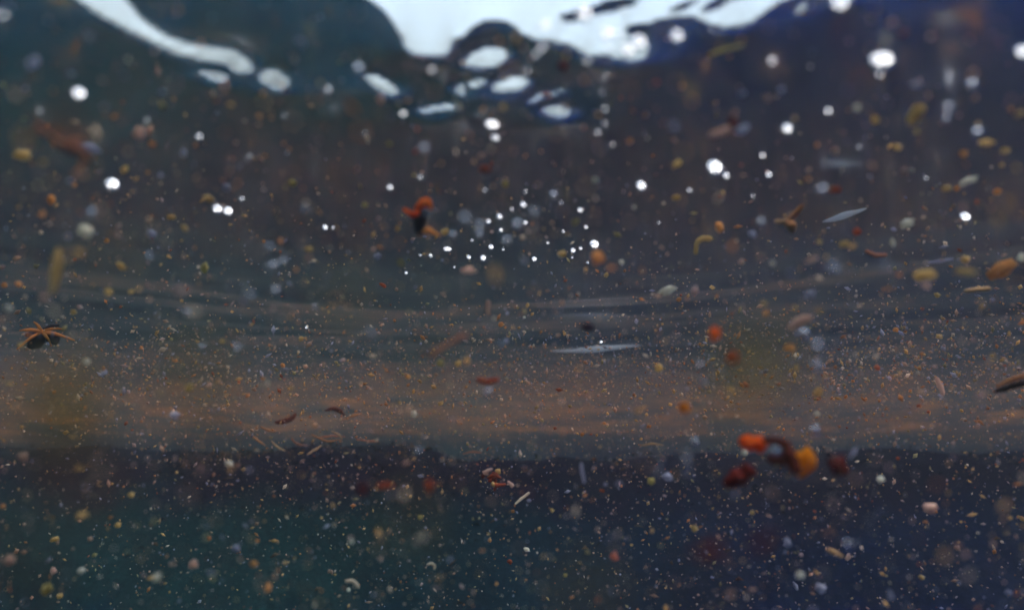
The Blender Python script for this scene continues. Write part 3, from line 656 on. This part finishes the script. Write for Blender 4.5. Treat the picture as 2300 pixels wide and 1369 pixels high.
def place_small():
    rng = random.Random(21)
    pend = {}
    items = []
    lumps = {k: [lump_mesh("sediment_grain", m, i * 3 + ord(k), .42) for i in range(3)] for k, (_, m) in COL.items()}
    fl = flake_mesh("glinting_flake", M_GLINT); bb = bubble_mesh("air_bubble", M_BUBBLE)
    zt = math.asin(math.cos(R(SUN_EL)) / 1.333)
    tdir = Vector((math.sin(zt) * math.sin(R(SUN_AZ)), math.sin(zt) * math.cos(R(SUN_AZ)), math.cos(zt)))
    def add(me, name, u, v, d, size, asp, ang, what, cat, grp, orient=None):
        o = bpy.data.objects.new(name, me); C.objects.link(o)
        o.location = at(u, v, d)
        s = size * d / F_PX
        if orient is not None:
            q = orient.to_track_quat('Z', 'Y'); o.rotation_mode = 'QUATERNION'; o.rotation_quaternion = q
            o.scale = (s * asp ** .5, s / asp ** .5 / max(.6, orient.dot((-o.location).normalized())), s)
        else:
            f = ray(u, v); right = f.cross(Vector((0, 0, 1))).normalized(); up = right.cross(f)
            a = R(-ang); x = right * math.cos(a) + up * math.sin(a); y = -right * math.sin(a) + up * math.cos(a)
            o.rotation_euler = Matrix((x, y, -f)).transposed().to_euler()
            o.scale = (s * asp ** .5, s / asp ** .5, s / asp ** .5)
        lm = min(LANDMARKS, key=lambda l: (l[1] - u) ** 2 + (l[2] - v) ** 2)
        dx, dy = u - lm[1], v - lm[2]; dist = math.hypot(dx, dy)
        vert = "above" if dy < 0 else "below"; hor = "left" if dx < 0 else "right"
        dr = vert if abs(dy) > 2.2 * abs(dx) else (f"{hor} of" if abs(dx) > 2.2 * abs(dy) else f"{vert} {hor} of")
        pend.setdefault((what, dr, lm[0]), []).append((dist, o)); o["category"] = cat; o["group"] = grp
    for p in parse(GRAINS):
        u, v, sz, k = float(p[0]), float(p[1]), float(p[2]), p[3]
        asp = float(p[4]) if len(p) > 4 else rng.uniform(1.0, 1.3); ang = float(p[5]) if len(p) > 5 else rng.uniform(0, 180)
        d = depth_for(u, v, rng, .55 if sz < 15 else .40, .80 if sz < 15 else .62)
        b = blur_px(d); size = .88 * max(.55 * sz, sz - .55 * b)
        cname = COL[k][0]
        shape = ("slender" if asp > 1.75 else "oval" if asp > 1.35 else "round"); big = "large" if sz >= 28 else "small" if sz < 15 else ""
        add(rng.choice(lumps[k]), "sediment_grain", u, v, d, size, asp, ang, " ".join(x for x in (big, cname, shape, "grain") if x), "grain", "grains of sediment drifting in the water")
    for p in parse(BUBBLES):
        u, v, sz = map(float, p[:3]); d = depth_for(u, v, rng, .26, .42)
        add(bb, "air_bubble", u, v, d, sz * .9, 1.0, 0, "faint pale round bubble", "bubble", "faint bubbles drifting in the water")
    for p in parse(GLINTS):  # among them, two paired flakes standing in for small sky openings
        u, v, sz = map(float, p[:3]); asp = float(p[3]) if len(p) > 3 else 1.0
        d = depth_for(u, v, rng, .55, .90); pos = at(u, v, d)
        nrm = (tdir + (-pos).normalized()).normalized()
        big = "large" if sz >= 28 else "small" if sz < 13 else ""
        add(fl, "glinting_flake", u, v, d, max(5, sz * (.78 if sz >= 24 else .66)), asp, 0, " ".join(x for x in (big, "bright white glint") if x), "glint", "shiny flakes glinting in the water", nrm)
    for (what, dr, lm), lst in pend.items():
        lst.sort(key=lambda t: t[0])
        for i, (dist, o) in enumerate(lst):
            o["label"] = f"{what} {dr} {lm}" + (f", {ORD[i]}" if len(lst) > 1 else "")
place_small()

# ------------------------------------------------------------------ motes past counting
def motes():
    rng = np.random.default_rng(11)
    N = 32000
    az = rng.uniform(-R(52), R(52), N); r = .16 + 2.2 * rng.uniform(0, 1, N) ** 1.15
    x, y = r * np.sin(az), r * np.cos(az)
    zb = bed_z(x, y); z = zb + .01 + rng.uniform(0, 1, N) * np.maximum(.02, (H - .035 - zb - .01))
    # denser drifts of silt
    M2 = 5500
    ctr = np.array([(.42, .95, .05), (.62, 1.05, .09), (.55, .85, .11), (-.45, .95, .06), (-.2, 1.0, .05), (.05, .95, .07), (-.62, 1.1, .08), (.75, 1.1, .05), (.3, 1.2, .1)])
    c = ctr[rng.integers(0, len(ctr), M2)]
    x2 = c[:, 0] + rng.normal(0, .17, M2); y2 = c[:, 1] + rng.normal(0, .14, M2); z2 = np.clip(c[:, 2] + rng.normal(0, .04, M2), -.25, H - .04)
    z2 = np.maximum(z2, bed_z(x2, y2) + .006)
    # a finer mist close by
    M3 = 16000
    a3 = rng.uniform(-R(50), R(50), M3); r3 = .22 + .62 * rng.uniform(0, 1, M3) ** .8
    x3, y3 = r3 * np.sin(a3), r3 * np.cos(a3); z3 = rng.uniform(-.22, H - .02, M3)
    # drifts gather in loose clouds
    cloud = fbm(x * 3.1 + z * 5, y * 3.1 - z * 4, 3, 71); k1 = rng.uniform(-.75, .35, N) < cloud; x, y, z = x[k1], y[k1], z[k1]
    c3 = fbm(x3 * 5.1 + z3 * 8, y3 * 5.1 - z3 * 6, 3, 81); k3 = rng.uniform(-.7, .4, M3) < c3; x3, y3, z3 = x3[k3], y3[k3], z3[k3]
    nfar, n2 = len(x), len(x2)
    x, y, z = np.concatenate([x, x2, x3]), np.concatenate([y, y2, y3]), np.concatenate([z, z2, z3])
    sk = np.concatenate([np.ones(nfar), np.full(n2, 1.3), np.full(len(x3), .95)])
    keep = np.sqrt(x * x + y * y + z * z) > .17
    x, y, z, sk = x[keep], y[keep], z[keep], sk[keep]; n = len(x)
    size = np.exp(rng.normal(math.log(.00135), .55, n)); size = np.clip(size * sk, .0005, .0052) * np.clip(.45 + .75 * np.sqrt(x * x + y * y), .5, 1.5)
    base = np.array([(1, 0, 0), (-1, 0, 0), (0, 1, 0), (0, -1, 0), (0, 0, 1), (0, 0, -1)], float) * .5
    fc = np.array([(0, 2, 4), (2, 1, 4), (1, 3, 4), (3, 0, 4), (2, 0, 5), (1, 2, 5), (3, 1, 5), (0, 3, 5)])
    st = np.stack([rng.uniform(.8, 2.2, n), rng.uniform(.6, 1.1, n), rng.uniform(.5, 1.0, n)], -1)
    q = rng.normal(size=(n, 4)); q /= np.linalg.norm(q, axis=1)[:, None]
    a, b, c_, d = q.T
    Rm = np.stack([np.stack([1 - 2 * (c_ * c_ + d * d), 2 * (b * c_ - a * d), 2 * (b * d + a * c_)], -1), np.stack([2 * (b * c_ + a * d), 1 - 2 * (b * b + d * d), 2 * (c_ * d - a * b)], -1),
                   np.stack([2 * (b * d - a * c_), 2 * (c_ * d + a * b), 1 - 2 * (b * b + c_ * c_)], -1)], 1)
    V = base[None] * st[:, None] * size[:, None, None]
    V = np.einsum('nij,nkj->nki', Rm, V) + np.stack([x, y, z], -1)[:, None]
    Fc = (fc[None] + 6 * np.arange(n)[:, None, None]).reshape(-1, 3)
    me = bpy.data.meshes.new("suspended_silt")
    me.vertices.add(n * 6); me.vertices.foreach_set("co", V.reshape(-1).astype(np.float32))
    me.loops.add(Fc.size); me.loops.foreach_set("vertex_index", Fc.ravel().astype(np.int32))
    me.polygons.add(len(Fc)); me.polygons.foreach_set("loop_start", (np.arange(len(Fc)) * 3).astype(np.int32))
    me.polygons.foreach_set("use_smooth", np.ones(len(Fc), bool))
    me.update(); me.validate()
    pal = np.array([(.48, .30, .20), (.58, .36, .14), (.52, .22, .08), (.62, .50, .36), (.30, .30, .36), (.36, .30, .14), (.34, .10, .05), (.42, .30, .26)])
    tint = 1.55 * pal[rng.choice(len(pal), n, p=[.24, .17, .11, .12, .14, .08, .04, .10])] * rng.uniform(.55, 1.2, (n, 1))
    at_ = me.color_attributes.new("tint", 'FLOAT_COLOR', 'POINT')
    cc = np.ones((n * 6, 4), np.float32); cc[:, :3] = np.repeat(tint, 6, 0); at_.data.foreach_set("color", cc.ravel())
    t = NT("silt_motes"); ca = t.n("VertexColor", layer_name="tint")
    dif = t.n("BsdfDiffuse"); tr = t.n("BsdfTranslucent"); t.l(ca.outputs[0], dif.inputs[0]); t.l(ca.outputs[0], tr.inputs[0])
    mx = t.n("MixShader"); mx.inputs[0].default_value = .4; t.l(dif.outputs[0], mx.inputs[1]); t.l(tr.outputs[0], mx.inputs[2])
    cl = t.n("BsdfTransparent"); m3 = t.n("MixShader"); m3.inputs[0].default_value = .2; t.l(mx.outputs[0], m3.inputs[1]); t.l(cl.outputs[0], m3.inputs[2]); t.l(m3.outputs[0], t.out.inputs[0])
    me.materials.append(t.m)
    o = bpy.data.objects.new("suspended_silt", me); C.objects.link(o)
    tag(o, "countless tiny tan and grey motes of silt hanging in the water", "silt", kind="stuff")
motes()

# ------------------------------------------------------------------ plant litter past counting, along the shelf
def litter():
    rng = np.random.default_rng(3)
    n = 3200
    x = rng.uniform(-1.6, 1.6, n)
    k = rng.uniform(0, 1, n) < .45
    x = np.where(k, rng.normal(-.40, .20, n), x)
    y = lip_y(x) + rng.normal(.0, .12, n) + np.where(rng.uniform(0, 1, n) < .3, rng.uniform(0, .6, n), 0)
    z = bed_z(x, y) + rng.uniform(-.002, .010, n)
    ln = np.exp(rng.normal(math.log(.0068), .5, n)); ln = np.clip(ln, .003, .036); wd = np.clip(ln * rng.uniform(.12, .4, n), .0015, .0055)
    a = rng.normal(0, .9, n); tilt = rng.normal(0, .35, n)
    D = np.stack([np.cos(a) * np.cos(tilt), np.sin(a) * np.cos(tilt), np.sin(tilt)], -1)
    S = np.stack([-np.sin(a), np.cos(a), 0 * a], -1); U = np.cross(D, S)
    P = np.stack([x, y, z], -1)
    V = np.stack([P - D * ln[:, None] / 2, P + S * wd[:, None] / 2 + U * (.2 * wd)[:, None], P - S * wd[:, None] / 2 + U * (.2 * wd)[:, None], P + D * ln[:, None] / 2, P + U * (wd * rng.uniform(.6, 1.6, n))[:, None]], 1)
    fc = np.array([(0, 2, 4), (2, 3, 4), (3, 1, 4), (1, 0, 4), (0, 1, 2), (1, 3, 2)])
    Fc = (fc[None] + 5 * np.arange(n)[:, None, None]).reshape(-1, 3)
    me = bpy.data.meshes.new("plant_litter")
    me.vertices.add(n * 5); me.vertices.foreach_set("co", V.reshape(-1).astype(np.float32))
    me.loops.add(Fc.size); me.loops.foreach_set("vertex_index", Fc.ravel().astype(np.int32))
    me.polygons.add(len(Fc)); me.polygons.foreach_set("loop_start", (np.arange(len(Fc)) * 3).astype(np.int32))
    me.update(); me.validate()
    pal = np.array([(.30, .17, .08), (.18, .08, .04), (.03, .018, .03), (.40, .27, .15), (.24, .10, .05)])
    tint = pal[rng.choice(5, n, p=[.26, .2, .28, .12, .14])] * rng.uniform(.3, .7, (n, 1))
    at_ = me.color_attributes.new("tint", 'FLOAT_COLOR', 'POINT')
    cc = np.ones((n * 5, 4), np.float32); cc[:, :3] = np.repeat(tint, 5, 0); at_.data.foreach_set("color", cc.ravel())
    me.materials.append(bpy.data.materials["silt_motes"])
    o = bpy.data.objects.new("plant_litter", me); C.objects.link(o)
    tag(o, "fine brown plant litter strewn along the edge of the silt shelf", "plant litter", kind="stuff")
litter()
